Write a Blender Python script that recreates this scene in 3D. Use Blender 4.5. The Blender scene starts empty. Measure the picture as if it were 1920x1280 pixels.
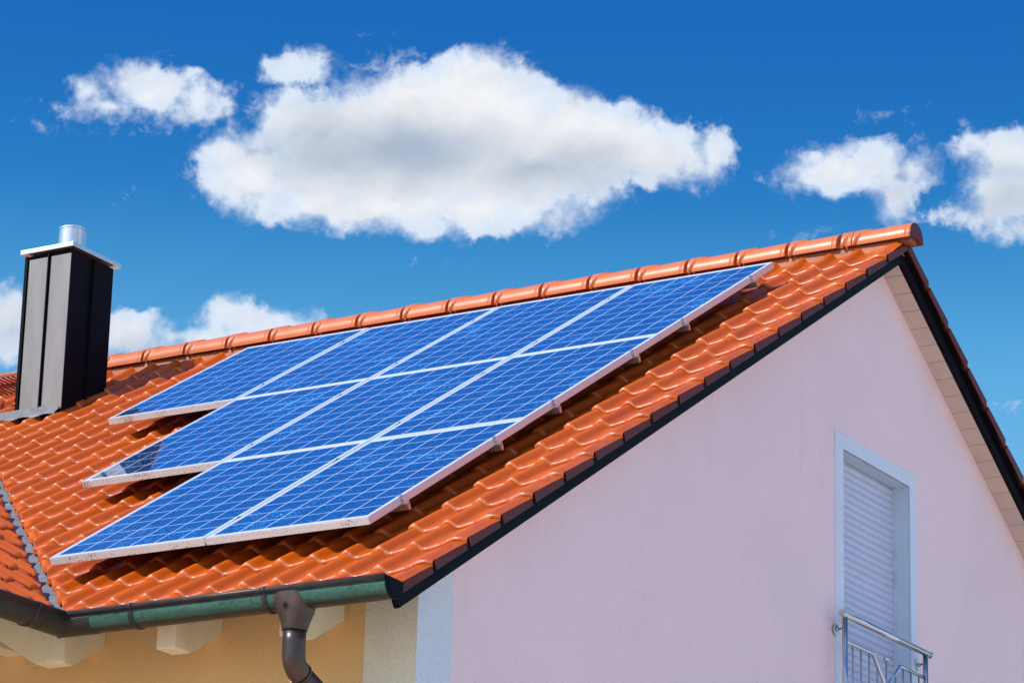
import bpy, bmesh, math, random
import numpy as np
from mathutils import Matrix, Vector
random.seed(7); rng = np.random.RandomState(11)
S = bpy.context.scene
COL = S.collection
RAD = math.radians

# ------------------------------------------------------------------ measured frame of the place
PITCH = 0.5459417           # both slopes, 31.28 deg
CP, SP = math.cos(PITCH), math.sin(PITCH)
YA = 5.19                   # plan position of the ridge
CREST = -0.125              # tile crests, measured along the roof normal from the panel glass
XV, YV = 0.60, None
XW, YW = 0.40, -0.137       # gable wall and eave wall planes
VAL = -2.03                 # valley: x + y = VAL
GZ = -6.0                   # ground

ROOF = Matrix(((1,0,0,0),(0,CP,-SP,0),(0,SP,CP,0),(0,0,0,1)))          # local (u, v, n)
# wing roof: slope faces +X, its eave runs along Y
WING = Matrix(((0,-CP,SP,VAL),(1,0,0,0),(0,SP,CP,0),(0,0,0,1)))
BACK = Matrix(((-1,0,0,0),(0,-CP,SP,2*YA),(0,SP,CP,0),(0,0,0,1)))      # slope behind the ridge
I4 = Matrix.Identity(4)
def T(x, y, z): return Matrix.Translation((x, y, z))

# ------------------------------------------------------------------ object helpers
W = {}
def link(o, M, parent=None):
    COL.objects.link(o)
    if parent is not None:
        o.parent = parent; o.matrix_basis = W[parent.name].inverted() @ M
    else: o.matrix_basis = M
    W[o.name] = M.copy(); return o
def tag(o, label=None, cat=None, group=None, kind=None):
    if label: o['label'] = label
    if cat: o['category'] = cat
    if group: o['group'] = group
    if kind: o['kind'] = kind
    return o
def empty(name, M):
    o = bpy.data.objects.new(name, None); o.empty_display_size = .2
    return link(o, M)
class MB:
    def __init__(s): s.v = []; s.f = []; s.m = []; s.sm = []
    def add(s, vs, fs, mi=0, smooth=False):
        b = len(s.v); s.v += [tuple(v) for v in vs]
        for f in fs: s.f.append(tuple(b+i for i in f)); s.m.append(mi); s.sm.append(smooth)
    def box(s, x0, x1, y0, y1, z0, z1, mi=0, M=None):
        vs = [(x,y,z) for x in (x0,x1) for y in (y0,y1) for z in (z0,z1)]
        if M is not None: vs = [M @ Vector(v) for v in vs]
        s.add(vs, [(0,1,3,2),(4,6,7,5),(0,4,5,1),(2,3,7,6),(0,2,6,4),(1,5,7,3)], mi)
    def prism(s, pts, x0, x1, axis='x', mi=0):
        """polygon in the two other axes, extruded along axis"""
        n = len(pts); vs = []
        for x in (x0, x1):
            for a, b in pts:
                vs.append((x,a,b) if axis == 'x' else ((a,x,b) if axis == 'y' else (a,b,x)))
        s.add(vs, [tuple(range(n))[::-1], tuple(range(n,2*n))] + [(i,(i+1)%n,n+(i+1)%n,n+i) for i in range(n)], mi)
    def tube(s, path, r, seg=20, caps=True, mi=0, smooth=True):
        path = [Vector(p) for p in path]; n = len(path)
        rs = r if isinstance(r, (list,tuple)) else [r]*n
        tang = []
        for i in range(n):
            a = path[max(i-1,0)]; b = path[min(i+1,n-1)]; tang.append((b-a).normalized())
        up = Vector((0,0,1)) if abs(tang[0].z) < .9 else Vector((1,0,0))
        x = tang[0].cross(up).normalized(); vs = []
        for i in range(n):
            t = tang[i]; x = (x - t*x.dot(t)).normalized(); y = t.cross(x)
            for k in range(seg):
                a = 2*math.pi*k/seg; vs.append(path[i] + (x*math.cos(a)+y*math.sin(a))*rs[i])
        fs = [(i*seg+k, i*seg+(k+1)%seg, (i+1)*seg+(k+1)%seg, (i+1)*seg+k) for i in range(n-1) for k in range(seg)]
        s.add(vs, fs, mi, smooth)
        if caps: s.add([vs[k] for k in range(seg)], [tuple(range(seg))[::-1]], mi); s.add([vs[(n-1)*seg+k] for k in range(seg)], [tuple(range(seg))], mi)
    def grid(s, P, mi=0, smooth=True, closed=False):
        """P[i][j] points"""
        n, m = len(P), len(P[0])
        s.add([p for r in P for p in r], [(i*m+j, i*m+(j+1)%m, (i+1)*m+(j+1)%m, (i+1)*m+j) for i in range(n-1) for j in range(m if closed else m-1)], mi, smooth)
    def sphere(s, c, r, seg=20, ring=12, mi=0):
        P = [[(c[0]+r*math.sin(math.pi*i/ring)*math.cos(2*math.pi*j/seg), c[1]+r*math.sin(math.pi*i/ring)*math.sin(2*math.pi*j/seg), c[2]+r*math.cos(math.pi*i/ring)) for j in range(seg)] for i in range(ring+1)]
        s.grid(P, mi, True, True)
    def mesh(s, name, bevel=0):
        me = bpy.data.meshes.new(name); me.from_pydata(s.v, [], s.f)
        me.polygons.foreach_set('material_index', s.m); me.polygons.foreach_set('use_smooth', s.sm)
        bm = bmesh.new(); bm.from_mesh(me); bmesh.ops.remove_doubles(bm, verts=bm.verts, dist=1e-6)
        bmesh.ops.recalc_face_normals(bm, faces=bm.faces)
        bm.to_mesh(me); bm.free(); me.update(); return me
    def build(s, name, mats, parent=None, M=I4, bevel=0):
        me = s.mesh(name)
        for m in (mats if isinstance(mats, (list,tuple)) else [mats]): me.materials.append(m)
        o = bpy.data.objects.new(name, me); link(o, M, parent)
        if bevel:
            b = o.modifiers.new('bevel', 'BEVEL'); b.width = bevel; b.segments = 2; b.limit_method = 'ANGLE'; b.angle_limit = RAD(40)
        return o
def copy_tree(o, M, parent=None):
    c = o.copy(); COL.objects.link(c)
    if parent is not None: c.parent = parent
    else: c.matrix_basis = M
    W[c.name] = M
    for ch in list(o.children):
        copy_tree(ch, I4, c)
    return c

# ------------------------------------------------------------------ materials
class NT:
    def __init__(s, tree): s.t = tree; s.n = tree.nodes; s.l = tree.links
    def new(s, t, **kw):
        n = s.n.new(t)
        for k, v in kw.items(): setattr(n, k, v)
        return n
    def put(s, sock, val):
        if val is None: return
        if isinstance(val, bpy.types.NodeSocket): s.l.new(val, sock)
        else: sock.default_value = val
    def math(s, op, a, b=None, c=None, clamp=False):
        n = s.new('ShaderNodeMath', operation=op, use_clamp=clamp)
        for i, v in enumerate((a,b,c)): s.put(n.inputs[i], v)
        return n.outputs[0]
    def vec(s, op, a, b=None, out=0):
        n = s.new('ShaderNodeVectorMath', operation=op); s.put(n.inputs[0], a); s.put(n.inputs[1], b); return n.outputs[out]
    def mix(s, f, a, b, blend='MIX'):
        n = s.new('ShaderNodeMix', data_type='RGBA', blend_type=blend); s.put(n.inputs[0], f)
        for i, v in ((6,a),(7,b)):
            if isinstance(v, (tuple,list)) and len(v) == 3: v = (*v, 1)
            s.put(n.inputs[i], v)
        return n.outputs[2]
    def noise(s, vec, scale, detail=4, rough=.5, dist=0, out=0):
        n = s.new('ShaderNodeTexNoise'); s.put(n.inputs['Vector'], vec); n.inputs['Scale'].default_value = scale
        n.inputs['Detail'].default_value = detail; n.inputs['Roughness'].default_value = rough; n.inputs['Distortion'].default_value = dist
        return n.outputs[out]
    def step(s, x, a, b, c=0., d=1.):
        n = s.new('ShaderNodeMapRange', interpolation_type='SMOOTHSTEP')
        s.put(n.inputs[0], x); s.put(n.inputs[1], a); s.put(n.inputs[2], b); s.put(n.inputs[3], c); s.put(n.inputs[4], d); return n.outputs[0]
    def bump(s, h, strength=.3, dist=.01, nrm=None):
        n = s.new('ShaderNodeBump'); n.inputs['Strength'].default_value = strength; n.inputs['Distance'].default_value = dist
        s.put(n.inputs['Height'], h); s.put(n.inputs['Normal'], nrm); return n.outputs[0]
def mat(name, base=(.5,.5,.5), rough=.5, metal=0., spec=.5, coat=0., coat_r=.1):
    m = bpy.data.materials.new(name); m.use_nodes = True
    t = NT(m.node_tree); b = m.node_tree.nodes['Principled BSDF']
    b.inputs['Base Color'].default_value = (*base, 1); b.inputs['Roughness'].default_value = rough; b.inputs['Metallic'].default_value = metal
    b.inputs['Specular IOR Level'].default_value = spec; b.inputs['Coat Weight'].default_value = coat; b.inputs['Coat Roughness'].default_value = coat_r
    return m, t, b
def objco(t): return t.new('ShaderNodeTexCoord').outputs['Object']
def sep(t, v):
    n = t.new('ShaderNodeSeparateXYZ'); t.put(n.inputs[0], v); return n.outputs
def comb(t, x, y, z=0.):
    n = t.new('ShaderNodeCombineXYZ'); t.put(n.inputs[0], x); t.put(n.inputs[1], y); t.put(n.inputs[2], z); return n.outputs[0]

TW, TC, TU0, TV0 = .2, .358, .04, 5.597   # tile cover width, gauge, phase along the eave, lip of the 1st course from the ridge
def tile_material(name, base, dark, lip=.55, body=.03, rough=.42):
    m, t, b = mat(name, base, .5, 0, .14, .1, .33)
    co = objco(t); x, y, z = sep(t, co)
    iu = t.math('FLOOR', t.math('DIVIDE', t.math('SUBTRACT', x, TU0), TW))
    iv = t.math('FLOOR', t.math('DIVIDE', t.math('SUBTRACT', y, TV0+.002), TC))
    wn = t.new('ShaderNodeTexWhiteNoise', noise_dimensions='2D'); t.put(wn.inputs['Vector'], comb(t, iu, iv))
    wc = sep(t, wn.outputs['Color'])
    c = t.mix(t.math('MULTIPLY', wn.outputs['Value'], .55), base, dark)
    n1 = t.noise(co, 9, 5, .6); c = t.mix(t.step(n1, .45, .75, 0, .35), c, tuple(v*.72 for v in base))
    n2 = t.noise(co, 60, 3, .6); c = t.mix(t.step(n2, .62, .78, 0, .25), c, (.55,.24,.12))
    fv = t.math('FRACT', t.math('DIVIDE', t.math('SUBTRACT', y, TV0), TC)); fu = t.math('FRACT', t.math('DIVIDE', t.math('SUBTRACT', x, TU0), TW))
    # brown dirt along every tile's water course, deepened to paint in trough shade
    run = t.math('MULTIPLY', t.step(fu, .40, .50), t.step(fu, .95, .60)); dn = t.noise(comb(t, t.math('MULTIPLY', x, 30), t.math('MULTIPLY', y, 5), 0.), 1, 4, .6)
    if lip: c = t.mix(t.math('MULTIPLY', run, t.step(dn, .30, .7, .12, .6)), c, tuple(v*.55 for v in dark))
    t.put(b.inputs['Coat Weight'], t.math('MULTIPLY_ADD', t.step(fv, .075, .03), lip, body) if lip else body)
    if lip: c = t.mix(t.math('MULTIPLY', t.step(fv, .045, .015), t.math('MULTIPLY', t.step(t.noise(co, 40, 3, .6), .35, .65, .2, .8), t.math('MULTIPLY_ADD', t.math('MULTIPLY', t.step(fu, .10, .20), t.step(fu, .60, .48)), .75, .15))), c, (.72,.30,.15))
    lich = t.math('MULTIPLY', t.step(t.noise(co, 140, 2, .5), .68, .76), t.step(t.noise(co, 3, 2), .5, .65, 0, .5))
    c = t.mix(lich, c, (.5,.42,.3))
    t.put(b.inputs['Base Color'], c)
    t.put(b.inputs['Roughness'], t.math('ADD', t.math('MULTIPLY', wc[1], .10), t.math('MULTIPLY_ADD', n1, .25, rough-.16)))
    t.put(b.inputs['Normal'], t.bump(t.noise(co, 55, 4, .6), .12, .004))
    return m
M = {}
M['tile'] = tile_material('terracotta_tile', (.56,.102,.0040), (.40,.064,.005))
M['tile_shaded'] = tile_material('shaded_terracotta', (.13,.022,.020), (.09,.018,.017), 0, .02)  # darker tile copy: shade of verge legs and ridge end put into the colour
M['ridge'] = tile_material('ridge_terracotta', (.60,.165,.055), (.50,.12,.04), 0, .30, .36)
def simple(key, base, rough=.5, metal=0, spec=.5, var=.15, scale=8, bump=0, bscale=200, coat=0, var_c=None):
    m, t, b = mat(key, base, rough, metal, spec, coat)
    co = objco(t); n = t.noise(co, scale, 5, .6)
    c = t.mix(t.step(n, .35, .7), base, var_c or tuple(v*(1-var) for v in base)); t.put(b.inputs['Base Color'], c)
    t.put(b.inputs['Roughness'], t.math('MULTIPLY_ADD', n, .2, rough-.1))
    if bump: t.put(b.inputs['Normal'], t.bump(t.noise(co, bscale, 3, .6), bump, .003))
    M[key] = m; return m
def stucco(key, base):
    m, t, b = mat(key, base, .92, 0, .2)
    co = objco(t)
    fine = t.noise(co, 95, 3, .75); big = t.noise(co, 1.3, 5, .55); mid = t.noise(co, 45, 3, .6)
    c = t.mix(t.step(big, .35, .7, 0, .5), base, tuple(v*.90 for v in base))
    c = t.mix(t.step(fine, .38, .52, .27, 0), c, tuple(v*.52 for v in base))
    c = t.mix(t.step(mid, .60, .75, 0, .25), c, tuple(v*.75 for v in base))
    x, y, z = sep(t, co)
    st = t.noise(comb(t, t.math('MULTIPLY', x, 5), t.math('MULTIPLY', y, 5), t.math('MULTIPLY', z, .5)), 1, 4, .6)
    c = t.mix(t.step(st, .56, .74, 0, .07), c, (.40,.30,.22))
    t.put(b.inputs['Base Color'], c)
    t.put(b.inputs['Normal'], t.bump(t.math('ADD', fine, t.math('MULTIPLY', mid, .8)), .5, .006)); M[key] = m
stucco('stucco_skylit', (.94,.72,.76)); stucco('stucco_warmlit', (.88,.56,.25)); stucco('band_skylit', (.70,.76,.84)); stucco('band_warmlit', (.84,.80,.66)); stucco('surround_white', (.72,.79,.92))  # one wall paint in two copies
simple('cream_wood', (.90,.83,.60), .55, var=.12, scale=5, bump=.1)
simple('soffit_board', (.66,.50,.43), .6, var=.08, scale=4)
simple('slate_paint', (.005,.0052,.009), .6, spec=.07, var=.2)
simple('deck_dark', (.05,.04,.035), .9)
simple('silver', (.72,.73,.75), .34, .9, var=.12, scale=20)
simple('zinc', (.17,.175,.19), .6, 0, var=.3, scale=14)
simple('filler', (.42,.12,.05), .7, var=.2)
simple('steel', (.60,.60,.60), .2, 1, var=.05)
simple('shutter', (.52,.56,.76), .42, var=.04)
simple('guide', (.58,.62,.72), .4)
simple('reveal', (.56,.68,.78), .8, spec=.2, var=.05)
simple('brown_metal', (.30,.055,.03), .4, var=.2)
simple('plaster_dark', (.5,.42,.36), .9)
# chimney cladding: dark grey coated sheet metal
def cladding():
    m, t, b = mat('grey_sheet', (.3,.3,.3), .5, 0, .4)
    co = objco(t); x, y, z = sep(t, co)
    n = t.noise(comb(t, t.math('MULTIPLY', x, 6), t.math('MULTIPLY', y, 6), t.math('MULTIPLY', z, 1.2)), 1, 5, .6)
    c = t.mix(t.step(n, .35, .7), (.26,.26,.26), (.22,.21,.20))
    sc = t.noise(comb(t, t.math('MULTIPLY', x, 60), y, t.math('MULTIPLY', z, 9)), 1, 2, .5, .3)
    c = t.mix(t.step(sc, .735, .76, 0, .5), c, (.5,.5,.5)); t.put(b.inputs['Base Color'], c)
    t.put(b.inputs['Normal'], t.bump(t.noise(co, 5, 2), .05, .02)); M['cladding'] = m
cladding()
# copper gone green on the half round of the gutter, brown where it is younger
def gutter_mats():
    m, t, b = mat('patinated_copper', (.1,.2,.17), .38, .35, .5)
    co = objco(t); x, y, z = sep(t, co)
    n = t.noise(comb(t, t.math('MULTIPLY', x, 2.5), t.math('MULTIPLY', y, 12), t.math('MULTIPLY', z, 12)), 1, 5, .65)
    n2 = t.noise(co, 45, 4, .6)
    c = t.mix(t.step(n, .3, .7), (.035,.125,.10), (.075,.20,.16)); c = t.mix(t.step(n2, .48, .72, 0, .75), c, (.035,.05,.045))
    # the patina has its own lower edge along the gutter
    c = t.mix(t.step(t.math('ADD', z, t.math('MULTIPLY', n2, .01)), -.060, -.046), (.045,.04,.036), c)
    t.put(b.inputs['Base Color'], c); M['patina'] = m
    m, t, b = mat('brown_copper', (.1,.07,.055), .36, .45, .5)
    co = objco(t); n = t.noise(co, 11, 5, .6); n2 = t.noise(co, 38, 3, .5)
    c = t.mix(t.step(n, .35, .7), (.060,.046,.042), (.11,.066,.050))
    c = t.mix(t.step(n2, .72, .76, 0, .8), c, (.25,.45,.38)); t.put(b.inputs['Base Color'], c)
    t.put(b.inputs['Roughness'], t.math('MULTIPLY_ADD', n, .3, .22)); M['copper'] = m
    m, t, b = mat('dark_copper', (.04,.04,.04), .42, .15, .3)
    co = objco(t); n = t.noise(co, 13, 5, .6); c = t.mix(t.step(n, .4, .75), (.035,.035,.036), (.075,.05,.04)); t.put(b.inputs['Base Color'], c); M['darkcopper'] = m
gutter_mats()
# solar module
PW, PH = 1.01, 1.748           # pitch of the modules along the eave and up the slope
PX, PY = .996, 1.744           # module size
NU, NV = 6, 10
MU, MV = .025, .038            # white margin up to the cells, sides and ends
def cell_mat():
    m, t, b = mat('solar_glass', (.02,.08,.4), .3, 0, .5, 1., .015); b.inputs['Coat IOR'].default_value = 2.3
    co = objco(t); x, y, z = sep(t, co)
    cu, cv = (PX-2*MU)/NU, (PY-2*MV)/NV
    a = t.math('DIVIDE', t.math('SUBTRACT', x, MU), cu); c_ = t.math('DIVIDE', t.math('SUBTRACT', y, MV), cv)
    def line(v, w, n):      # 1 near an integer
        d = t.math('ABSOLUTE', t.math('SUBTRACT', v, t.math('ROUND', v)))
        return t.step(d, w*.6, w*1.25, 1., 0.)
    lu = line(a, .018, NU)
    wob = t.math('MULTIPLY', t.math('SUBTRACT', t.noise(co, 14, 2), .5), .012)
    lv = line(t.math('ADD', c_, wob), .018, NV)
    oi = t.new('ShaderNodeObjectInfo').outputs['Random']
    wn = t.new('ShaderNodeTexWhiteNoise', noise_dimensions='3D')
    t.put(wn.inputs['Vector'], comb(t, t.math('FLOOR', a), t.math('FLOOR', c_), oi))
    shift = t.vec('ADD', co, comb(t, t.math('MULTIPLY', oi, 31.), t.math('MULTIPLY', oi, 17.), 0.))
    # crystals of the polycrystalline cells
    v = t.new('ShaderNodeTexVoronoi'); t.put(v.inputs['Vector'], shift); v.inputs['Scale'].default_value = 85
    vc = sep(t, v.outputs['Color'])
    base = t.mix(t.step(vc[0], .1, .95), (.003,.013,.07), (.006,.028,.125))
    base = t.mix(t.math('MULTIPLY', wn.outputs['Value'], .35), base, (.008,.022,.12))
    big = t.step(t.noise(shift, 2.2, 4, .6, .5), .50, .72)
    base = t.mix(t.math('MULTIPLY', big, .5), base, (.010,.08,.25))
    spark = t.math('MULTIPLY', t.step(vc[1], .76, .93), t.math('MULTIPLY_ADD', big, .95, .12))
    base = t.mix(spark, base, (.09,.46,.85))
    dots = t.step(t.noise(shift, 210, 1, .5), .735, .765); base = t.mix(t.math('MULTIPLY', dots, .9), base, (.8,.98,1.))
    # margins
    e = t.math('MAXIMUM', t.math('MAXIMUM', t.step(x, MU-.004, MU-.002, 1, 0), t.step(x, PX-MU+.002, PX-MU+.004)),
               t.math('MAXIMUM', t.step(y, MV-.004, MV-.002, 1, 0), t.step(y, PY-MV+.002, PY-MV+.004)))
    lines = t.math('MAXIMUM', lu, t.math('MULTIPLY', lv, .9))
    base = t.mix(lines, base, (.88,.98,1.)); base = t.mix(e, base, (.78,.80,.82))
    t.put(b.inputs['Base Color'], base)
    t.put(b.inputs['Coat Normal'], t.bump(t.noise(co, 3, 2), .01, .02))
    b.inputs['Specular IOR Level'].default_value = .2
    M['cells'] = m
cell_mat()
def frame_mats():
    m, t, b = mat('anodised_frame', (.70,.73,.80), .34, .3, .5); M['frame'] = m
    m, t, b = mat('weathered_frame', (.7,.7,.68), .7, 0, .3)
    co = objco(t); oi = t.new('ShaderNodeObjectInfo').outputs['Random']
    sh = t.vec('ADD', co, comb(t, t.math('MULTIPLY', oi, 23.), 0., 0.))
    x, y, z = sep(t, sh)
    n = t.noise(sh, 95, 5, .7); r = t.noise(sh, 4, 3); g = t.noise(sh, 300, 2, .6)
    c = t.mix(t.step(n, .35, .65), (.80,.93,.95), (.66,.76,.74))
    c = t.mix(t.step(t.math('ADD', n, t.math('MULTIPLY', t.math('SUBTRACT', r, .5), 1.1)), .58, .70, 0, .85), c, (.26,.21,.08))
    c = t.mix(t.step(g, .74, .80, 0, .5), c, (.14,.13,.07))
    t.put(b.inputs['Base Color'], c); t.put(b.inputs['Normal'], t.bump(n, .4, .003)); M['frame_dirty'] = m
frame_mats()
# ground: pale sett paving, seen only as the light it throws back
def ground_mat():
    m, t, b = mat('pale_paving', (.5,.47,.42), .9, 0, .2)
    co = objco(t); br = t.new('ShaderNodeTexBrick'); t.put(br.inputs['Vector'], co); br.inputs['Scale'].default_value = 4
    br.inputs['Color1'].default_value = (.66,.54,.40,1); br.inputs['Color2'].default_value = (.58,.47,.35,1); br.inputs['Mortar'].default_value = (.3,.28,.25,1)
    c = t.mix(t.step(t.noise(co, .15, 5), .4, .7, 0, .4), br.outputs['Color'], (.60,.50,.36)); t.put(b.inputs['Base Color'], c); M['ground'] = m
ground_mat()

# ------------------------------------------------------------------ ground and house root
g = MB(); g.add([(-4000,-4000,GZ),(4000,-4000,GZ),(4000,4000,GZ),(-4000,4000,GZ)], [(0,1,2,3)])
tag(g.build('ground', M['ground']), kind='structure')
house = tag(empty('house', T(-3, YA, GZ)), 'apricot rendered house with an orange tiled gable roof and a grey clad chimney', 'house')

# ------------------------------------------------------------------ walls
def under(y, n=-.262): # height of a plane parallel to the front slope at offset n
    yy = y if y < YA else 2*YA-y
    return (n + yy*SP)/CP
YB = 2*YA - YW
WY0, WY1, WZ0, WZ1 = 4.635, 5.62, -.62, 1.492       # clear opening of the window
w = MB()
def gpoly(pts): # pts (y, z) on the gable face
    w.add([(XW,a,b) for a,b in pts], [tuple(range(len(pts)))])
tt = -.255
gpoly([(YW,GZ),(WY0,GZ),(WY0,under(WY0,tt)),(YW,under(YW,tt))])
gpoly([(WY0,GZ),(WY1,GZ),(WY1,WZ0),(WY0,WZ0)])
gpoly([(WY0,WZ1),(WY1,WZ1),(WY1,under(WY1,tt)),(YA,under(YA,tt)),(WY0,under(WY0,tt))])
gpoly([(WY1,GZ),(YB,GZ),(YB,under(YB,tt)),(WY1,under(WY1,tt))])
w.build('gable_wall', M['stucco_skylit'], house)
w = MB(); w.add([(XW,YW,GZ),(-13,YW,GZ),(-13,YW,under(YW,tt)+.06),(XW,YW,under(YW,tt)+.06)], [(0,1,2,3)])
w.build('eave_wall', M['stucco_warmlit'], house)
w = MB(); w.add([(XW,YB,GZ),(-13,YB,GZ),(-13,YB,under(YB,tt)),(XW,YB,under(YB,tt))], [(0,1,2,3)])
w.add([(-13,YW,GZ),(-13,YB,GZ),(-13,YB,under(YB,tt)),(-13,YA,under(YA,tt)),(-13,YW,under(YW,tt))], [(0,1,2,3,4)])
w.build('rear_wall', M['stucco_warmlit'], house)
w = MB(); w.box(-11.4, -3.2, -3.6, YW-.01, GZ, -.15); w.build('wing_wall', M['stucco_warmlit'], house)
# painted corner bands, 3 mm proud
w = MB(); e = .004; bx = .10; by = .175; zt = under(YW)-.002
w.add([(bx,YW-e,GZ),(XW+e,YW-e,GZ),(XW+e,YW-e,zt),(bx,YW-e,zt)], [(0,1,2,3)])
w.add([(XW+e,YW-e,GZ),(XW+e,by,GZ),(XW+e,by,under(by)),(XW+e,YW-e,zt)], [(0,1,2,3)])
w.add([(bx,YW-e,GZ),(bx,YW,GZ),(bx,YW,zt),(bx,YW-e,zt)], [(0,1,2,3)])
w.add([(XW+e,by,GZ),(XW,by,GZ),(XW,by,under(by)),(XW+e,by,under(by))], [(0,1,2,3)])
for f_ in (0, 2): w.m[f_] = 1  # one band paint; cool and warm light tinted into its two copies
o = w.build('corner_band', [M['band_skylit'], M['band_warmlit']], house); tag(o, 'white painted band round the corner of the house')

# ------------------------------------------------------------------ window with roller shutter
XR = XW - .115
win = MB()
a0, a1, zt = 4.522, 5.716, 1.582; xs = XW+.008
def strip(y0, y1, z0, z1): win.box(XW-.002, xs, y0, y1, z0, z1)
strip(a0, WY0, -.75, zt); strip(WY1, a1, -.75, zt); strip(WY0, WY1, WZ1, zt); strip(WY0, WY1, -.75, WZ0)
window = win.build('window', M['surround_white'], house); tag(window, 'white painted surround of the shuttered window')
r = MB(); k = .003
r.add([(XW-.002,WY0+k,WZ0+k),(XW-.002,WY1-k,WZ0+k),(XW-.002,WY1-k,WZ1-k),(XW-.002,WY0+k,WZ1-k),(XR-.06,WY0+k,WZ0+k),(XR-.06,WY1-k,WZ0+k),(XR-.06,WY1-k,WZ1-k),(XR-.06,WY0+k,WZ1-k)],
      [(0,1,5,4),(1,2,6,5),(2,3,7,6),(3,0,4,7),(4,5,6,7)])
r.build('window_reveal', M['reveal'], window)
sh = MB(); P = .0462; z = WZ1-.012; nsl = int((WZ1-WZ0-.02)/P)
ys0, ys1 = WY0+.022, WY1-.022
for i in range(nsl):
    zt_, zb = z-i*P, z-(i+1)*P; prof = []
    for q in range(9):
        f = q/8; zz = zt_ - f*(P-.0035); xx = XR + .011*math.sin(math.pi*min(1, .06+f*.94))**.55
        prof.append((xx, zz))
    prof.append((XR-.001, zb))
    sh.grid([[(x_, y_, z_) for y_ in (ys0, ys1)] for x_, z_ in prof])
sh.add([(XR-.002,ys0,WZ0),(XR-.002,ys1,WZ0),(XR-.002,ys1,WZ1),(XR-.002,ys0,WZ1)], [(0,1,2,3)])
sh.build('roller_shutter', M['shutter'], window)
for (y0, y1) in ((WY0+.004, WY0+.022), (WY1-.022, WY1-.004)):
    gd = MB(); gd.box(XR-.02, XR+.022, y0, y1, WZ0+.004, WZ1-.004); gd.build('guide_rail', M['guide'], window)

# ------------------------------------------------------------------ window railing
rail = tag(empty('window_railing', T(XW, 5.04, -.5)), 'stainless steel safety railing with V shaped infill in front of the shuttered window', 'railing')
XB = .5
def rtube(name, path, rad, seg=16, par=rail):
    m_ = MB(); m_.tube(path, rad, seg); return m_.build(name, M['steel'], par)
hr = rtube('handrail', [(XB,4.41,.400),(XB,5.69,.400)], .021, 24)
for y_ in (4.41, 5.69):
    c_ = MB(); c_.tube([(XB,y_-.004,.4),(XB,y_+.004,.4)], .0225, 24); c_.build('end_cap', M['steel'], hr)
for y_ in (4.452, 5.622):
    rtube('post', [(XB,y_,-.52),(XB,y_,.385)], .0165, 20)
def zigzag(s_):
    # s_ = +1 mirrors about the middle of the opening
    c0 = 5.037; f = lambda y_: y_ if s_ < 0 else 2*c0-y_
    return [(XB,f(4.468),.238),(XB,f(4.840),.238),(XB,f(5.000),.10),(XB,f(4.985),-.12),(XB,f(4.84),-.40),(XB,f(4.468),-.40)]
for s_ in (-1, 1): rtube('infill_bar', zigzag(s_), .0115, 14)
for y_, zt_ in ((4.557,.236),(4.674,.236),(4.790,.236),(4.907,.178),(5.167,.178),(5.284,.236),(5.400,.236),(5.517,.236)):
    rtube('baluster', [(XB,y_,-.395),(XB,y_,zt_)], .0055, 10)
rd = rtube('ball_rod', [(XB,5.037,-.40),(XB,5.037,.24)], .0055, 10)
b_ = MB(); b_.sphere((XB,5.037,.245), .018); b_.build('ball', M['steel'], rd)
for y_, zz in ((4.512,.327),(5.700,.345),(4.512,-.40),(5.700,-.40)):
    b_ = MB(); b_.tube([(XW+.009,y_,zz),(XW+.018,y_,zz)], .034, 28); b_.tube([(XW+.018,y_,zz),(XW+.03,y_,zz)], [.016,.012], 16)
    yb = 4.452 if y_ < 5 else 5.622
    b_.tube([(XW+.028,y_,zz),(XB-.02,y_+(yb-y_)*.5,zz),(XB,yb,zz)], .0065, 12); b_.build('wall_bracket', M['steel'], rail)

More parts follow.
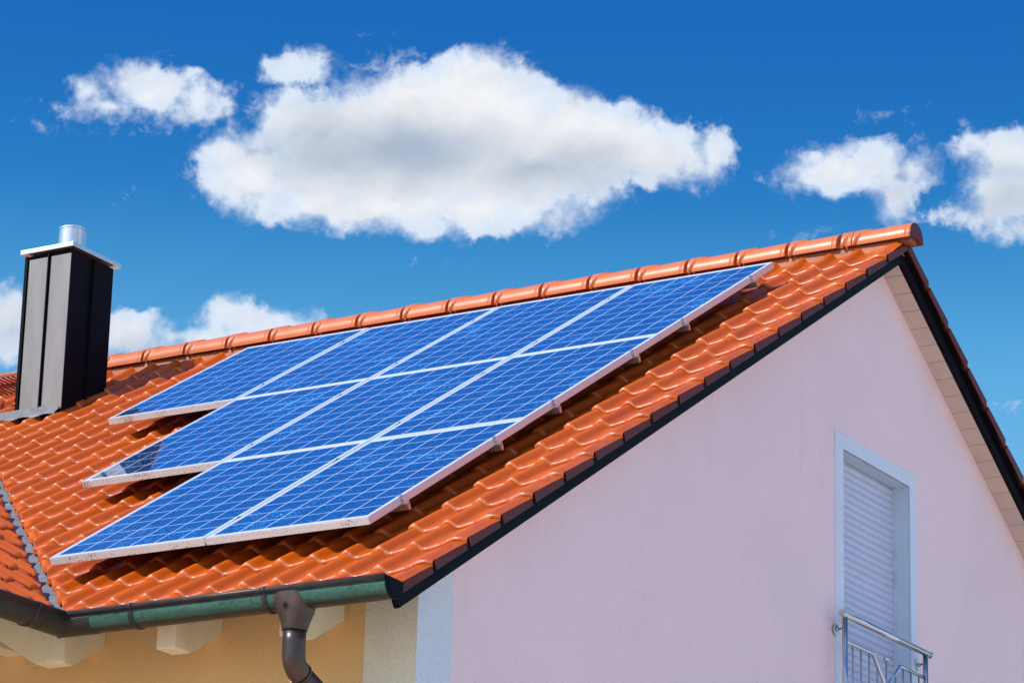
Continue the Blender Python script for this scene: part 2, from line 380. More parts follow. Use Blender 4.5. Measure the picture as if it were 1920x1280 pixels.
# ------------------------------------------------------------------ tiled slopes
TS = np.array([0,.05,.10,.16,.22,.27,.32,.37,.42,.47,.53,.62,.78,1.0])
TP = np.array([.0140,.0175,.0235,.0315,.0370,.0385,.0365,.0300,.0190,.0085,.0022,.0010,.0060,.0125])
LV = np.array([.006,.0005,.0008,.0040,.0095,.0170,.0290,.06,.14,.25,TC+.012])
LN = np.array([-.010,-.003,.0060,.0130,.0182,.0212,.0220,.0190,.0145,.0085,.0005])
BASE = CREST-.0380-.0215
def tile_mesh(name, c0, c1, k0, k1, verge=None, clip=None, coarse=False, seed=0):
    rs = np.random.RandomState(seed)
    ts = TS if not coarse else TS[::2].tolist()+[1.0]
    ts = np.array(sorted(set(np.round(ts, 4)))); tp = np.interp(ts, TS, TP)
    V = []; F = []; nt = len(ts); nv = len(LV)
    fl = np.array([(i*nt+j, i*nt+j+1, (i+1)*nt+j+1, (i+1)*nt+j) for i in range(nv-1) for j in range(nt-1)])
    b = 0
    for k in range(k0, k1):
        v0 = TV0 - TC*k
        up = np.clip((LV-.12)/.23, 0, 1)*(.026 if k == 0 else 0)
        for c in range(c0, c1):
            u0 = TU0 + TW*c
            jv, jn, jt, js = rs.normal(0, .0016), rs.normal(0, .0007), rs.normal(0, .0012), rs.normal(0, .0015)
            uu = u0 + ts*TW; hh = tp.copy(); nb = np.where(ts > .995, .010, np.where(ts < .01, .004, 0.))
            if coarse and c == c0: hh = np.where(ts < .30, .0395, hh)
            if verge is not None and c == c1-1:
                uu = u0 + ts*(verge-u0); xx = uu-u0
                hh = np.where(xx < .105, np.interp(xx*(.27/.105), TS, TP), .0385-.0145*np.clip((xx-.105)/.055, 0, 1)**2)
            for i in range(nv):
                fade = 1.0 - .55*max(0, min(1, (LV[i]-TC*.8)/(TC*.2)))
                for j in range(nt):
                    V.append((uu[j], v0+LV[i]+jv+js*(ts[j]-.5)+(nb[j] if i < 6 else 0), BASE+hh[j]*(1 if i < nv-1 else .97)+LN[i]+up[i]+jn+jt*(ts[j]-.5)))
            F.append(fl+b); b += nt*nv
    F = np.concatenate(F)
    me = bpy.data.meshes.new(name); me.from_pydata(V, [], F.tolist())
    me.polygons.foreach_set('use_smooth', [True]*len(me.polygons))
    if clip is not None:
        bm = bmesh.new(); bm.from_mesh(me); co, no = clip
        res = bmesh.ops.bisect_plane(bm, geom=bm.verts[:]+bm.edges[:]+bm.faces[:], plane_co=co, plane_no=no, clear_outer=True)
        ed = [x_ for x_ in res['geom_cut'] if isinstance(x_, bmesh.types.BMEdge)]
        ex = bmesh.ops.extrude_edge_only(bm, edges=ed)
        nvv = [x_ for x_ in ex['geom'] if isinstance(x_, bmesh.types.BMVert)]
        for v_ in nvv: v_.co.z -= .013 + .004*rs.rand(); v_.co.x += rs.normal(0, .003)
        bm.to_mesh(me); bm.free()
    return me
def add_mesh(name, me, mats, parent, M_):
    for m_ in (mats if isinstance(mats, (list,tuple)) else [mats]): me.materials.append(m_)
    return link(bpy.data.objects.new(name, me), M_, parent)
# main slope, cut along the valley where x + y = -1.955
roof_me = tile_mesh('roof', -37, 3, 0, 19, verge=XV, clip=(Vector((-1.955,0,0)), Vector((-1,-CP,SP)).normalized()), seed=3)
roof = add_mesh('roof', roof_me, M['tile'], house, ROOF)
wing_me = tile_mesh('wing_roof', -21, 26, 0, 19, clip=(Vector((-.005,0,0)), Vector((1,-CP,SP)).normalized()), seed=5)
add_mesh('wing_roof', wing_me, M['tile'], house, WING)
back_me = tile_mesh('rear_roof', -3, 62, 0, 19, coarse=True, seed=6)
add_mesh('rear_roof', back_me, M['tile'], house, BACK @ T(-.04,0,0))
wb_me = tile_mesh('wing_rear_roof', -26, 21, 0, 19, coarse=True, seed=9)
WB = Matrix(((0,CP,-SP,VAL-2*YA),(-1,0,0,0),(0,SP,CP,0),(0,0,0,1)))
add_mesh('wing_rear_roof', wb_me, M['tile'], house, WB)
# verge flaps: the vertical leg of every verge tile
def flaps(M_, ux, sgn, par):
    f_ = MB(); rs = np.random.RandomState(4)
    for k in range(19):
        v0 = TV0-TC*k; L = TC-.012 if k else TC+.0
        d0 = .0045; t0, t1 = CREST-.030, CREST-.030-.0195
        # top edge falls slightly up the slope because the tile dips under the next one
        hi_ = (lambda f: np.interp(f, [0,.06,.14,.25,.36], [-.1385,-.1412,-.1460,-.1520,-.1600])) if sgn > 0 else (lambda f: np.interp(f, [0,.06,.14,.25,.36], [-.1235,-.127,-.131,-.137,-.144]))
        a = [(v0+.024,hi_(.03)),(v0+.06,hi_(.06)),(v0+.14,hi_(.14)),(v0+.25,hi_(.25)),(v0+L,hi_(L)),(v0+L,CREST-.068),(v0+.024,CREST-.064)]
        j = rs.normal(0,.0012)
        f_.prism([(p+j, q) for p, q in a], ux+.0008*sgn, ux+.0065*sgn+rs.normal(0,.0006), 'x')
    f_.build('verge_leg', M['tile_shaded'], par, M_, bevel=.002)
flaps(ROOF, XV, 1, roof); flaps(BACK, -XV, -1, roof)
# deck below the tiles
d_ = MB(); YE = -.50
vE, vT = (YE-.21*SP)/CP, (YA-.21*SP)/CP
d_.prism([(XW+.12,vE),(XW+.12,vT),(-7.2,vT),(VAL-YE,vE)], -.2085, -.2065, 'z')
d_.build('roof_deck', M['deck_dark'], house, ROOF)
d_ = MB(); d_.prism([(-.8,-.215),(-.8,-.205),(5.94,-.205),(5.93,-.215)], -XW-.12, 13, 'x'); d_.build('rear_deck', M['deck_dark'], house, BACK)
d_ = MB(); d_.add([(-4.1,-.75,-.208),(-.52,-.75,-.208),(5.19,5.94,-.208),(-4.1,5.94,-.208)], [(0,1,2,3)]); d_.build('wing_deck', M['deck_dark'], house, WING)
# valley gutter
v_ = MB(); vp = []
for i in range(0, 150):
    y_ = -.62 + i*.04; row = []
    for s_, lift in ((-.20,0),(-.16,.002),(-.10,0),(-.03,0),(0,-.006),(.03,0),(.10,0),(.16,.002),(.22,0)):
        x_ = VAL - y_ + s_
        n_ = -.2035 + lift + (.004 if i % 4 == 0 else 0)
        z_ = (n_ + (y_ if s_ >= 0 else (VAL-x_))*SP)/CP
        row.append((x_, y_, z_))
    vp.append(row)
v_.grid(vp, smooth=False); v_.build('valley_gutter', M['zinc'], roof)

# barge boards and boarded soffit
for nm, MM, s_ in (('barge_board', ROOF, 1), ('barge_board', BACK, -1)):
    b_ = MB(); lo, hi = -.262, -.172
    va = lambda n_, y_: (y_+n_*SP)/CP
    b_.prism([(va(lo,-.548),lo),(va(hi,-.60),hi),(va(hi,YA),hi),(va(lo,YA),lo)], .53*s_, .562*s_, 'x')
    b_.build(nm, M['slate_paint'], house, MM, bevel=.002)
    b_ = MB(); b_.prism([(va(-.195,-.60),-.195),(va(-.172,-.60),-.172),(va(-.172,YA),-.172),(va(-.195,YA),-.195)], .5625*s_, .5835*s_, 'x'); b_.build('verge_batten', M['slate_paint'], house, MM)
    if s_ == 1:
        b_ = MB(); b_.prism([(va(-.256,-.10),-.256),(va(-.25,-.10),-.25),(va(-.25,YA),-.25),(va(-.256,YA),-.256)], XW-.02, .53, 'x'); b_.build('verge_soffit', M['soffit_board'], house, ROOF)
b_ = MB(); v_l = (2*YA-6.706-.258*SP)/CP
v0 = v_l + .152*12; vt_ = (YA-.255*SP)/CP
while v0 > -.7:
    if v0-.1505 < vt_: b_.box(-.5305, -(XW-.004), v0-.1505, min(v0-.002, vt_), -.262, -.250)
    v0 -= .152
top_ = (YA-.25*SP)/CP
b_.build('verge_soffit', M['soffit_board'], house, BACK, bevel=.0015)
b_ = MB(); b_.box(-.53, -(XW-.01), -.7, top_, -.2515, -.2435); b_.build('soffit_backing', M['deck_dark'], house, BACK)

# ridge
RC, RR, RZ = YA, .100, 2.993
def cap_mesh(L, first=False, last=False):
    m_ = MB(); na = 25; xs_ = []
    # body from x=0 (left) to L (right); collar tongue on the left, rim on the right
    def rad(x, th):
        # th: 0 front edge, 1 rear edge
        a = abs(math.sin(math.pi*th))
        tongue = .020 + .085*max(0., a)**2.2
        r_ = RR - .004 + .008*(x/L)
        if not first and x < tongue: r_ = RR+.0085
        return r_
    gx = [0,.004,.012,.02]+[.02+.006*i for i in range(1,18)]+[.13+(L-.17)*i/6 for i in range(7)]+[L-.034,L-.032,L-.030,L-.028,L-.012,L-.003,L]
    gx = sorted(set(round(x, 4) for x in gx if 0 <= x <= L))
    P = []
    for x in gx:
        row = []
        for i in range(na):
            th = i/(na-1); a = math.pi*(-.04+1.08*th)
            r_ = rad(x, th)
            if abs(x-(L-.031)) < .0012: r_ -= .002
            if x > L-.002: r_ -= .003
            row.append((x, -math.cos(a)*r_*1.02, math.sin(a)*r_*1.03))
        P.append(row)
    m_.grid(P)
    # right hand end face (annulus) and inner sleeve reaching into the next tile
    e0 = [(L, p[1], p[2]) for p in P[-1]]; e1 = [(L, p[1]*.72, p[2]*.72) for p in P[-1]]
    if not last: m_.grid([e0, e1], smooth=False)
    if not last:
        m_.grid([e1, [(L+.03, p[1], p[2]) for p in e1]])
    else:
        m_.grid([e0, [(L+.004, p[1], p[2]) for p in e0]], mi=1, smooth=False)
        m_.add([(L+.004, p[1], p[2]) for p in e0]+[(L+.004, 0, 0)], [(i,i+1,na) for i in range(na-1)], 1)
    m_.grid([[(0, p[1], p[2]) for p in P[0]], [(0, p[1]*.78, p[2]*.78) for p in P[0]]], smooth=False)
    return m_
PITC = .3706; GAP = .026
std = None; rs = np.random.RandomState(2)
def sharp(me):
    for ed in me.edges: pass
for k in range(0, 21):
    x0 = .157 - PITC*(k+1)+.020
    Mx = T(x0, RC+rs.normal(0,.001), RZ+rs.normal(0,.0012)) @ Matrix.Rotation(rs.normal(0,.003), 4, 'Z') @ Matrix.Rotation(rs.normal(0,.003), 4, 'Y')
    if std is None: std = cap_mesh(PITC-GAP).build('ridge_tile', M['ridge'], roof, Mx)
    else:
        c = std.copy(); COL.objects.link(c); c.matrix_basis = W[roof.name].inverted() @ Mx
cap_mesh(.072).build('ridge_tile', M['ridge'], roof, T(.157+GAP, RC, RZ))
cap_mesh(.400, last=True).build('ridge_tile', [M['ridge'], M['tile_shaded']], roof, T(.263, RC, RZ))
# mortar / dark ventilated ridge roll under the caps
r_ = MB(); r_.prism([(RC-.088,2.90),(RC-.076,2.970),(RC+.076,2.970),(RC+.088,2.90)], -8.2, .565, 'x'); r_.box(-8.2, .64, RC-.052, RC+.052, 2.965, 3.035); r_.build('ridge_roll', M['filler'], roof)

# ------------------------------------------------------------------ rafters
def rafter(M_, x0, x1, par, yf=-.525):
    pts = [(YW,-.36),(YW,-.552),(-.393,-.703),(yf,-.700),(yf,(-.216+yf*SP)/CP),(YW,(-.216+YW*SP)/CP)]
    b_ = MB(); b_.prism(pts[1:], x0, x1, 'x'); return b_.build('rafter', M['cream_wood'], par, M_, bevel=.003)
for x1 in (-.024, -.757, -1.494): rafter(I4, x1-.115, x1, house, -.525 if x1 != -1.494 else -.455)
# wing: mirrored about the valley (world x = VAL - y', y = VAL - x')
MIR = Matrix(((0,-1,0,VAL),(1,0,0,0),(0,0,1,0),(0,0,0,1)))
for y0 in (-.505, -1.24, -1.98, -2.71, -3.45):
    b_ = MB(); yb = -1.3
    b_.prism([(yb,(-.36+0)),(-.393,-.703),(-.46,-.702),(-.46,(-.216-.46*SP)/CP),(.6,(-.216+.6*SP)/CP),(.6,-.12)][1:], y0, y0+.115, 'x')
    o = b_.build('rafter', M['cream_wood'], house, MIR, bevel=.003)
b_ = MB(); b_.box(-2.13, -2.012, -4.0, YW, -.548, -.36); b_.build('purlin', M['cream_wood'], house, bevel=.003)
# corner packing board between the two rafter heads
b_ = MB(); b_.prism([(-1.598,-.398),(-1.497,-.458),(-1.535,-.505),(-1.60,-.503)], -.69, -.44, 'z'); b_.build('corner_block', M['cream_wood'], house, bevel=.002)

# ------------------------------------------------------------------ gutters
GY, GZc, GR = -.725, -.565, .075
def half_round(name, mat_, x0, x1, mitre0=False, M_=I4, rr=GR, par=house, thick=.004, org=0):
    m_ = MB(); rows = []
    def pr(r): return [(GY - r*math.cos(a), GZc - r*math.sin(a)) for a in [math.pi*i/22 for i in range(23)]]
    outer, inner = pr(rr), pr(rr-thick)[::-1]
    loop = outer + inner
    for e_, xx in enumerate((x0, x1)):
        rows.append([((VAL-y) if (mitre0 and e_ == 0) else xx, y, z) for y, z in loop])
    rows = [[(p[0]-org, p[1]-GY, p[2]-GZc) for p in r_] for r_ in rows]
    m_.grid(rows, smooth=True, closed=True)
    return m_.build(name, mat_, par, M_ @ T(org, GY, GZc))
WM = Matrix(((0,-1,0,VAL),(-1,0,0,VAL),(0,0,1,0),(0,0,0,1)))     # reflection about the valley line
g_ = half_round('gutter', M['patina'], -1.10, .640, org=-.2)
tag(g_, 'half round gutter with green patina')
half_round('gutter_corner', M['darkcopper'], 0, -1.09, mitre0=True, rr=GR+.002, org=-1.2, par=g_)
half_round('gutter_corner', M['darkcopper'], 0, -1.09, mitre0=True, rr=GR+.002, org=-1.2, par=g_, M_=WM)
wg = half_round('gutter', M['darkcopper'], -1.10, 2.0, org=0, M_=WM)
tag(wg, 'dark brown half round gutter of the side roof')
def bead(x0, x1, par, M_=I4):
    m_ = MB(); m_.tube([(x0, GY-GR-.004, GZc+.018),(x1, GY-GR-.004, GZc+.018)], .0135, 16)
    m_.box(x0, x1, GY-GR-.002, GY-GR+.003, GZc-.004, GZc+.018); m_.build('gutter_bead', M['darkcopper'], par, M_)
bead(VAL-(GY-GR)-.004, .640, g_); bead(VAL-(GY-GR)-.004, 2.0, wg, WM)
m_ = MB(); n_ = 23
for x_ in (.640, .646):
    pass
pts = [(GY-(GR+.004)*math.cos(math.pi*i/22), GZc-(GR+.004)*math.sin(math.pi*i/22)) for i in range(23)]
pts = [(GY-GR-.004, GZc+.026)] + pts + [(GY+GR+.004, GZc+.02)]
m_.prism(pts, .640, .646, 'x'); pts2 = [(GY+(a-GY)*.72, GZc+(b-GZc)*.72) for a, b in pts]; m_.prism(pts2, .646, .649, 'x')
m_.build('end_cap', M['slate_paint'], g_, bevel=.0015)
def strap(x, par, M_=I4):
    m_ = MB(); R0 = GR+.0035
    P = [[(xx, GY-(R0+dr)*math.cos(a), GZc-(R0+dr)*math.sin(a)) for a in [math.pi*(i-1)/22 for i in range(24)]] for xx, dr in ((x-.012,-.004),(x-.012,.002),(x+.012,.002),(x+.012,-.004))]
    m_.grid(P); m_.tube([(x-.014, GY-GR-.004, GZc+.018),(x+.014, GY-GR-.004, GZc+.018)], .0165, 16)
    m_.build('gutter_bracket', M['darkcopper'], par, M_)
for x_ in (-.835, -.045): strap(x_, g_)
for x_ in (-1.02, -.2, .6, 1.4): strap(x_, wg, WM)
# sleeve where two lengths of gutter meet
# ------------------------------------------------------------------ outlet and downpipe
DX, DY = .092, -.728
dp = MB()
def ring(cx, cy, hx, hy, z, pw=2., n=40):
    out = []
    for i in range(n):
        a = 2*math.pi*i/n; c_, s_ = math.cos(a), math.sin(a)
        out.append((cx+hx*abs(c_)**(2/pw)*(1 if c_ >= 0 else -1), cy+hy*abs(s_)**(2/pw)*(1 if s_ >= 0 else -1), z))
    return out
rows = [ring(DX-.004,GY-.0,.098,.083,-.560,3.2), ring(DX-.004,GY,.098,.084,-.590,3.2), ring(DX-.003,GY,.096,.083,-.612,3.0), ring(DX,GY,.084,.078,-.655,2.6), ring(DX,GY-.001,.070,.069,-.700,2.2), ring(DX,DY,.0625,.0625,-.732), ring(DX,DY,.0615,.0615,-.742), ring(DX,DY,.057,.057,-.743)]
dp.grid(rows, closed=True)
outlet = dp.build('rainwater_outlet', M['copper'], g_)
# star stamped into the outlet
st = MB(); pts = []
for i in range(16):
    a = math.pi*i/8; r_ = .0215 if i % 2 == 0 else .006
    pts.append((r_*math.cos(a), r_*math.sin(a)))
vs = [(p[0], -.0005, p[1]) for p in pts] + [(0,-.0045,0)]
st.add([(a*1.0, b if k_ < 16 else -.009, c) for k_, (a, b, c) in enumerate(vs)], [(i,(i+1)%16,16) for i in range(16)])
st.build('star_emblem', M['copper'], outlet, T(DX-.008, GY-.0838, -.632) @ Matrix.Rotation(RAD(-6), 4, 'X'))
pp = [(DX,DY,-.738),(DX,DY,-.80),(DX,DY,-.848)]
Rb = .095; th_end = RAD(68)
for i in range(1, 11):
    a = th_end*i/10; pp.append((DX, DY+Rb*(1-math.cos(a)), -.848-Rb*math.sin(a)))
cy_, cz_ = pp[-1][1], pp[-1][2]; dy_, dz_ = math.sin(th_end), -math.cos(th_end)
L_ = (YW-.075-cy_-.07)/dy_; p2 = (DX, cy_+dy_*L_, cz_+dz_*L_)
p = MB(); p.tube(pp, .056, 28, True)
elbow_end = pp[-1]
p.tube([elbow_end, (DX, cy_+dy_*.012, cz_+dz_*.012)], .060, 28)
down = p.build('downpipe', M['copper'], house)
p = MB(); q = [(DX, cy_+dy_*.008, cz_+dz_*.008), p2]
for i in range(1, 9):
    a = th_end*(1-i/8); q.append((DX, p2[1]+Rb*(math.cos(a)-math.cos(th_end)), p2[2]-Rb*(math.sin(th_end)-math.sin(a))))
q.append((DX, q[-1][1], GZ+.02)); p.tube(q, .053, 28, True); p.build('pipe_run', M['copper'], down)

# ------------------------------------------------------------------ chimney
CX0, CX1, CY0, CY1, CZ1 = -5.700, -5.298, 4.082, 4.572, 3.512
c_ = MB(); c_.box(CX0+.004, CX1-.004, CY0+.004, CY1-.004, 1.9, CZ1)
# flat pans of the cladding, seams and corner profiles stay a little proud
def pan(x0, x1, y, z0, z1): c_.box(x0, x1, y, y+.006, z0, z1)
chim = c_.build('chimney', M['slate_paint'], house, bevel=.001)
pn = MB(); xm = (CX0+CX1)/2+.008
pn.box(CX0+.028, xm-.011, CY0-.002, CY0+.003, 2.345, CZ1-.028); pn.box(xm+.011, CX1-.004, CY0-.002, CY0+.003, 2.345, CZ1-.028)
pn.build('cladding_pan', M['cladding'], chim, bevel=.001)
sm_ = MB(); sm_.box(xm-.004, xm+.004, CY0-.020, CY0+.003, 2.335, CZ1-.004); sm_.box(CX0-.004, CX0+.020, CY0-.014, CY0+.01, 2.32, CZ1-.002); sm_.box(CX1-.001, CX1+.016, (CY0+CY1)/2-.004, (CY0+CY1)/2+.004, 2.4, CZ1-.004)
sm_.build('standing_seam', M['slate_paint'], chim)
cp_ = MB(); o_ = .034
cp_.box(CX0-o_, CX1+o_, CY0-o_, CY1+o_, CZ1+.010, CZ1+.044)
o_ -= .004
cap = cp_.build('chimney_cap', M['silver'], chim, bevel=.002)
tp = MB(); tp.add([(CX0-o_,CY0-o_,CZ1+.0445),(CX1+o_,CY0-o_,CZ1+.0445),(CX1+o_,CY1+o_,CZ1+.0445),(CX0-o_,CY1+o_,CZ1+.0445),((CX0+CX1)/2,(CY0+CY1)/2,CZ1+.062)], [(0,1,4),(1,2,4),(2,3,4),(3,0,4)])
tp.build('cap_top', M['silver'], cap)
fl = MB(); fx, fy = -5.505, 4.335
fl.tube([(fx,fy,CZ1+.05),(fx,fy,3.758)], .098, 48, False); fl.tube([(fx,fy,CZ1+.05),(fx,fy,3.771)], .090, 48, False)
fl.tube([(fx,fy,3.757),(fx,fy,3.771)], .1005, 48, False)
fl.grid([[(fx+r_*math.cos(2*math.pi*i/48), fy+r_*math.sin(2*math.pi*i/48), 3.7712) for i in range(48)] for r_ in (.090,.1005)], smooth=False, closed=True)
fl.build('flue_pipe', M['silver'], chim)
# lead/zinc apron round its foot
ap = MB(); P = []
vb = CY0/CP + CREST*SP/CP
for i in range(45):
    u_ = CX0-.14 + i*(CX1-CX0+.13)/44; wv = .006*math.sin(u_*2*math.pi/TW+1.0)
    P.append([(u_, vb-.080+.004*math.sin(i*2.1), CREST+.000+wv), (u_, vb-.075, CREST+.003+wv), (u_, vb-.06, CREST+.010+wv*.5), (u_, vb-.018, CREST+.016), (u_, vb+.006, CREST+.045)])
ap.grid(P, smooth=False)
ap.add([(CX0-.10,vb-.10,CREST+.008),(CX0+.005,vb-.02,CREST+.015),(CX0+.005,vb+.60,CREST+.02),(CX0-.10,vb+.60,CREST+.01)], [(0,1,2,3)])
add_ = ap.build('flashing', M['zinc'], chim, ROOF)

# ------------------------------------------------------------------ walkway grating beside the chimney
gy0, gy1, gz = 4.40, 4.76, 2.770
grate = tag(empty('roof_walkway', T(-6.5, gy0, gz)), 'reddish brown grated walkway step on the tiles left of the chimney', 'walkway')
m_ = MB()
for y_ in (gy0, gy1): m_.box(-7.4, -5.80, y_-.004, y_+.004, gz-.006, gz+.012)
m_.build('frame', M['brown_metal'], grate)
m_ = MB(); x_ = -7.39
while x_ < -5.81: m_.box(x_, x_+.004, gy0+.004, gy1-.004, gz-.008, gz+.006); x_ += .045
m_.build('slats', M['brown_metal'], grate)
for x_ in (-7.3, -6.9):
    m_ = MB(); m_.box(x_-.015, x_+.015, gy0+.02, gy0+.03, 2.40, gz-.02); m_.build('support', M['brown_metal'], grate)

# ------------------------------------------------------------------ solar modules
FH = .040
def make_panel():
    root = empty('solar_panel', ROOF)
    f_ = MB(); lw, le = .012, .016
    f_.box(0, PX, 0, le, -FH, 0, 0); f_.box(0, PX, PY-le, PY, -FH, 0, 0); f_.box(0, lw, le, PY-le, -FH, 0, 0); f_.box(PX-lw, PX, le, PY-le, -FH, 0, 0)
    f_.add([(.0,-.0012,-FH),(PX,-.0012,-FH),(PX,-.0012,-.0035),(0,-.0012,-.0035),(0,.0004,-FH),(PX,.0004,-FH),(PX,.0004,-.0035),(0,.0004,-.0035)], [(0,1,2,3),(3,2,6,7),(0,3,7,4),(1,5,6,2)], 1)
    f_.build('frame', [M['frame'], M['frame_dirty']], root, ROOF, bevel=.0)
    c_ = MB(); c_.box(lw, PX-lw, le, PY-le, -.0065, -.0015); c_.build('glass', M['cells'], root, ROOF)
    return root
proto = make_panel(); first = True
side = {0: 'right-hand', 1: 'left-hand'}
labels = {
 (0,0): 'right panel of the lowest row, its corner nearest the gutter end',
 (1,0): 'left panel of the lowest row, with the heaviest lichen on its bottom frame',
 (0,1): 'right-hand panel of the three in the middle row',
 (1,1): 'centre panel of the three in the middle row',
 (2,1): 'left-hand panel of the middle row, mirroring the dark chimney',
 (0,2): 'rightmost panel of the top row, reaching closest to the gable peak',
 (1,2): 'second panel from the right in the top row, under the ridge tiles',
 (2,2): 'third panel from the right in the top row, under the ridge tiles',
 (3,2): 'leftmost panel of the top row, the one nearest the chimney'}
for (i, j), lab in labels.items():
    Mp = ROOF @ T(-i*PW-PX, j*PH+rs.normal(0,.0012), 0) @ Matrix.Rotation(rs.normal(0,.0006), 4, 'X')
    if first:
        proto.matrix_basis = Mp; W[proto.name] = Mp; o = proto; first = False
    else: o = copy_tree(proto, Mp)
    tag(o, lab, 'solar panel', 'solar panels on the roof')
# mounting rails
def make_rail(j, vv, nrow, lab):
    v0 = j*PH+vv; L0 = -nrow*PW+.016-.03
    Mr = ROOF @ T(0, v0, 0)
    root = tag(empty('mounting_rail', Mr), lab, 'rail', 'rails carrying the solar panels')
    m_ = MB(); zt_ = -FH-.0005
    pr = [(-.016,zt_),(-.006,zt_),(-.006,zt_-.010),(.006,zt_-.010),(.006,zt_),(.016,zt_),(.010,zt_-.034),(-.010,zt_-.034)]
    m_.prism(pr, L0, .034, 'x'); m_.build('rail', M['silver'], root, Mr)
    e_ = MB()
    e_.box(.002, .006, -.011, .011, -FH, -.004); e_.box(-.009, .006, -.015, .015, .0006, .004); e_.box(.002, .0325, -.015, .015, -FH, -FH+.004)
    e_.box(.0015, .0325, -.013, .013, -FH+.004, -FH+.012)
    e_.tube([(.017,0,-FH+.012),(.017,0,-FH+.022)], .0065, 6, smooth=False); e_.tube([(.017,0,-FH+.02),(.017,0,-FH+.030)], .003, 8)
    e_.prism([(-.004,-FH-.034),(.004,-FH-.034),(.010,-FH-.006),(-.010,-FH-.006)], .0345, .037, 'x')
    e_.build('end_clamp', M['silver'], root, Mr)
    for k in range(1, nrow):
        c_ = MB(); uu = -k*PW+.008
        c_.box(uu-.0065, uu+.0065, -.03, .03, -.012, -.001); c_.tube([(uu,0,-.001),(uu,0,.0045)], .0055, 6, smooth=False)
        c_.build('mid_clamp', M['slate_paint'], root, Mr)
    u_ = -.30
    while u_ > L0:
        h_ = MB(); h_.box(u_-.015, u_+.015, .019, .025, -.150, -FH-.004); h_.box(u_-.015, u_+.015, .019, .14, -.156, -.150)
        h_.build('roof_hook', M['silver'], root, Mr); u_ -= .8
rl = {(0,.34):'lowest mounting rail, its clamp nearest the gutter end', (0,1.38):'second mounting rail from the bottom, below the first white joint between rows',
      (1,.34):'third mounting rail from the bottom, just above the lowest row of panels', (1,1.38):'fourth mounting rail from the bottom, below the top row of panels',
      (2,.34):'second highest mounting rail, under the lower part of the top row', (2,1.38):'highest mounting rail, its clamp closest to the ridge'}
for (j, vv), lab in rl.items(): make_rail(j, vv, 2+j, lab)

# ------------------------------------------------------------------ sun, sky, camera
SUN = Vector((-.45, -.14*CP-SP, CP-.14*SP)).normalized()
L = bpy.data.lights.new('sun', 'SUN'); L.energy = 3.7; L.angle = RAD(.5); L.color = (1., .93, .84)
lo = bpy.data.objects.new('sun', L); COL.objects.link(lo); lo.rotation_euler = SUN.to_track_quat('Z', 'Y').to_euler()

wd = bpy.data.worlds.new('World'); S.world = wd; wd.use_nodes = True
t = NT(wd.node_tree); bg = wd.node_tree.nodes['Background']
sky = t.new('ShaderNodeTexSky', sky_type='NISHITA'); sky.sun_disc = False
sky.sun_elevation = math.asin(SUN.z); sky.sun_rotation = math.atan2(SUN.x, SUN.y)
sky.altitude = 400; sky.air_density = 1.0; sky.dust_density = .3; sky.ozone_density = 3.
dirv = t.new('ShaderNodeTexCoord').outputs['Generated']
# blue deepens with height; unseen sky higher up is brightened for panel reflections
rp = t.new('ShaderNodeValToRGB'); cr = rp.color_ramp; stops = [(0,(.8,.97,1.)),(.25,(.62,1.,1.)),(.2945,(.42,.92,.98)),(.325,(.205,.69,.88)),(.345,(.105,.53,.82)),(.37,(.075,.46,.80)),(.394,(.058,.41,.785)),(.57,(.12,.80,1.62)),(1,(.14,.66,1.25))]
while len(cr.elements) < len(stops): cr.elements.new(.5)
for e_, (p_, c_) in zip(cr.elements, stops): e_.position = p_; e_.color = (*c_, 1)
t.put(rp.inputs[0], sep(t, dirv)[2])
skyc = t.mix(1., sky.outputs[0], rp.outputs[0], 'MULTIPLY')
# clouds: placed by compass direction, all relative to fixed world directions
RM = [(0.85897995,0.51139222,0.02512834),(-0.13438721,0.27254227,-0.95271233),(-0.49405821,0.81498387,0.30283292)]
dx = t.vec('DOT_PRODUCT', dirv, RM[0], 1); dyv = t.vec('DOT_PRODUCT', dirv, RM[1], 1); dz = t.vec('DOT_PRODUCT', dirv, RM[2], 1)
dzs = t.math('MAXIMUM', dz, .05)
K = 6420.7/100.                       # 1 unit = about 0.9 degree
px = t.math('MULTIPLY', t.math('DIVIDE', dx, dzs), K); py = t.math('MULTIPLY', t.math('DIVIDE', dyv, dzs), K)
P0 = comb(t, px, py, 0.)
def fb(v, s, d, r, dist=0.): return t.noise(v, s, d, r, dist)
# warp
wn = t.new('ShaderNodeTexNoise'); t.put(wn.inputs['Vector'], P0); wn.inputs['Scale'].default_value = 1.3; wn.inputs['Detail'].default_value = 6; wn.inputs['Roughness'].default_value = .6
wv = t.vec('SUBTRACT', wn.outputs['Color'], (.5,.5,.5))
sc = t.new('ShaderNodeVectorMath', operation='SCALE'); t.put(sc.inputs[0], wv); sc.inputs['Scale'].default_value = .55
P1 = t.vec('ADD', P0, sc.outputs[0])
def blob(P, cx, cy, rx, ry, w=1.):
    x0, y0, a, b = (cx-960)/100., (cy-640)/100., rx/100., ry/100.
    v = t.vec('MULTIPLY', t.vec('SUBTRACT', P, (x0,y0,0)), (1/a,1/b,0)); d = t.vec('LENGTH', v, None, 1)
    return t.math('MULTIPLY', t.math('SUBTRACT', w, d), min(a,b)*.65+max(a,b)*.1)
def union(P, lst, k=.18):
    f = None
    for e in lst:
        s_ = blob(P, *e); f = s_ if f is None else t.math('SMOOTH_MAX', f, s_, k)
    return f
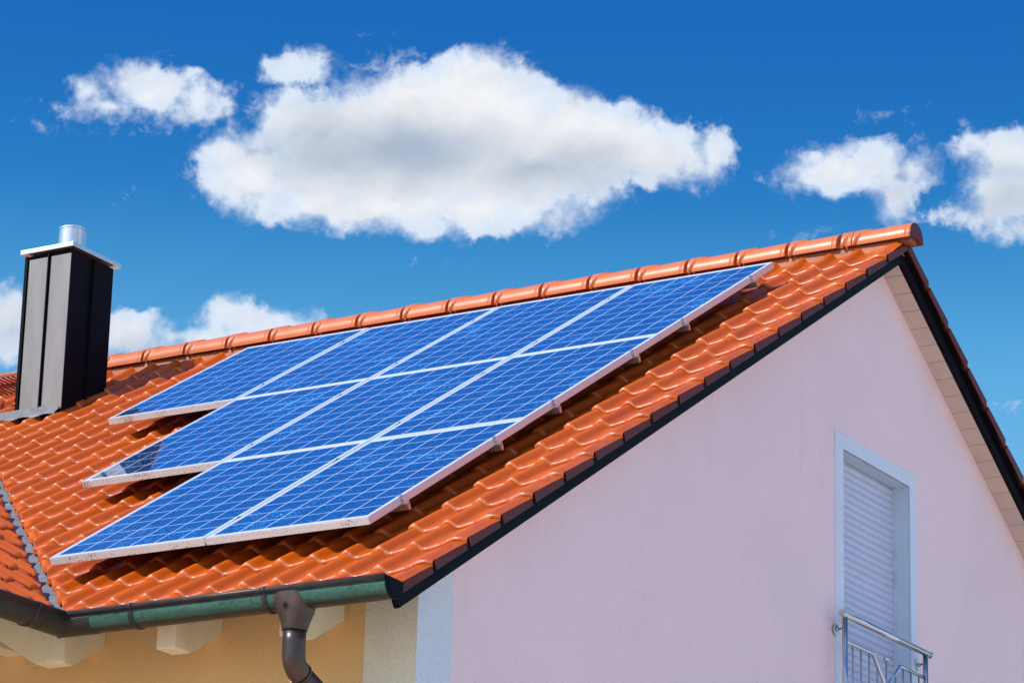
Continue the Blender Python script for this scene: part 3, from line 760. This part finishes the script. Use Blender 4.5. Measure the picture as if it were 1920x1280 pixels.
solid = [(740,330,200,85),(620,330,130,70),(960,330,160,75),(650,290,150,135),(560,230,80,70),(880,250,190,155),(760,240,150,110),(1040,280,190,115),(1190,285,130,72),(1335,300,40,48),(1240,290,110,55),(480,330,105,70),(430,290,62,40),(720,380,190,58),(900,390,160,50),(900,140,70,50),(610,380,110,50),(1040,400,60,35),
 (290,168,108,42),(370,192,52,40),(280,142,46,28),(200,198,70,20),(172,170,34,26),(562,125,58,27),
 (1600,322,128,48),(1530,325,70,34),(1680,370,32,48),(1712,318,42,34),(1660,290,50,26),
 (1900,290,95,50),(1850,270,50,30),(1885,365,75,60),(1810,405,60,18),(1950,430,90,35),
 (10,600,60,62),(45,640,70,30),(245,635,75,48),(290,650,45,28),(470,612,100,34),(440,592,50,22),(560,608,50,16),(400,640,60,30)]
wisp = [(730,115,85,36,.82),(690,100,24,34,.8),(480,200,50,34,.75),(75,230,50,24,.72),(250,245,90,14,.7),(1050,440,34,22,.7),(1655,214,50,14,.8),(1510,437,60,12,.75),(1760,400,60,16,.7),(800,490,60,8,.6),(360,330,34,20,.7),(240,365,25,12,.7),(1905,765,30,18,.75),(380,700,40,20,.4),(1700,260,50,14,.7)]
Fs = union(P1, solid); Fw = union(P1, wisp, .08)
n1 = fb(P0, 1.6, 8, .56, .25); n2 = fb(P0, 6.0, 4, .55, .2)
nn = t.math('ADD', t.math('MULTIPLY', t.math('SUBTRACT', n1, .5), .66), t.math('MULTIPLY', t.math('SUBTRACT', n2, .5), .20))
fs = t.math('ADD', Fs, nn)
soft = t.math('MULTIPLY_ADD', t.step(fb(P0, 1.1, 2, .5), .35, .65), .28, .05)
al = t.step(fs, -.14, soft)
wnz = t.math('ADD', t.math('MULTIPLY', t.math('SUBTRACT', fb(P0, 3.0, 7, .62, .6), .53), 1.2), Fw)
alw = t.math('MULTIPLY', t.step(wnz, -.05, .42), .6)
alpha = t.math('MAXIMUM', al, alw)
# body colour: thick grey middles, white billows
greys = union(P1, [(760,285,260,80),(640,300,120,60),(1010,320,200,48),(1080,300,90,40),(600,250,60,50),(1890,370,60,50),(1880,320,50,30),(20,620,50,35),(250,650,60,30),(1690,360,30,30)], .3)
gf = t.step(t.math('ADD', greys, t.math('MULTIPLY', t.math('SUBTRACT', fb(P0, .7, 3, .45), .5), .6)), -.35, .75)
rel = t.math('SUBTRACT', fb(P0, 1.25, 4, .5, .15), fb(t.vec('ADD', P0, (.05,.14,0.)), 1.25, 4, .5, .15))
relf = t.math('MULTIPLY_ADD', rel, .26, 0.)
edge = t.step(fs, .0, .55)
WHITE, GREY, THIN = (.68,.69,.71), (.28,.35,.46), (.52,.60,.72)
cc = t.mix(edge, THIN, WHITE); cc = t.mix(t.math('MULTIPLY', gf, .9), cc, GREY)
lum = t.math('ADD', 1., relf)
cc = t.vec('MULTIPLY', cc, comb(t, lum, lum, lum))
CL = t.new('ShaderNodeVectorMath', operation='SCALE'); t.put(CL.inputs[0], cc); CL.inputs['Scale'].default_value = 7.4
STR = .12
t.put(bg.inputs['Color'], t.mix(alpha, skyc, CL.outputs[0])); bg.inputs['Strength'].default_value = STR
# unseen cumulus added over the rest of the sky as fill light
gnd = sep(t, dirv)[2]
flat = t.vec('DIVIDE', dirv, comb(t, *(t.math('ADD', t.math('MAXIMUM', gnd, 0.), .22),)*3))
q = t.noise(flat, 1.5, 4, .55); far = t.math('MULTIPLY', t.step(q, .50, .62), t.math('MULTIPLY', t.step(dz, .55, .25), t.step(gnd, -.02, .05)))
bg2 = t.new('ShaderNodeBackground'); t.put(bg2.inputs['Color'], t.mix(far, skyc, (7.0,7.0,7.2))); bg2.inputs['Strength'].default_value = STR
mx = t.new('ShaderNodeMixShader'); t.put(mx.inputs[0], t.step(dz, .955, .970)); wd.node_tree.links.new(bg2.outputs[0], mx.inputs[1]); wd.node_tree.links.new(bg.outputs[0], mx.inputs[2])
wd.node_tree.links.new(mx.outputs[0], wd.node_tree.nodes['World Output'].inputs['Surface'])

cam = bpy.data.cameras.new('camera'); co = bpy.data.objects.new('camera', cam); COL.objects.link(co)
r0, r1, r2 = [Vector(v) for v in RM]; Cc = Vector((9.16489886, -13.77969426, -4.31985223))
co.matrix_world = Matrix(((r0.x,-r1.x,-r2.x,Cc.x),(r0.y,-r1.y,-r2.y,Cc.y),(r0.z,-r1.z,-r2.z,Cc.z),(0,0,0,1)))
cam.sensor_width = 36; cam.sensor_fit = 'HORIZONTAL'; cam.lens = 6420.74/1920*36; cam.clip_start = .1; cam.clip_end = 20000
S.camera = co
S.view_settings.view_transform = 'Standard'; S.view_settings.look = 'None'; S.view_settings.gamma = 1; S.view_settings.exposure = .55
S.render.resolution_x = 1024; S.render.resolution_y = 682
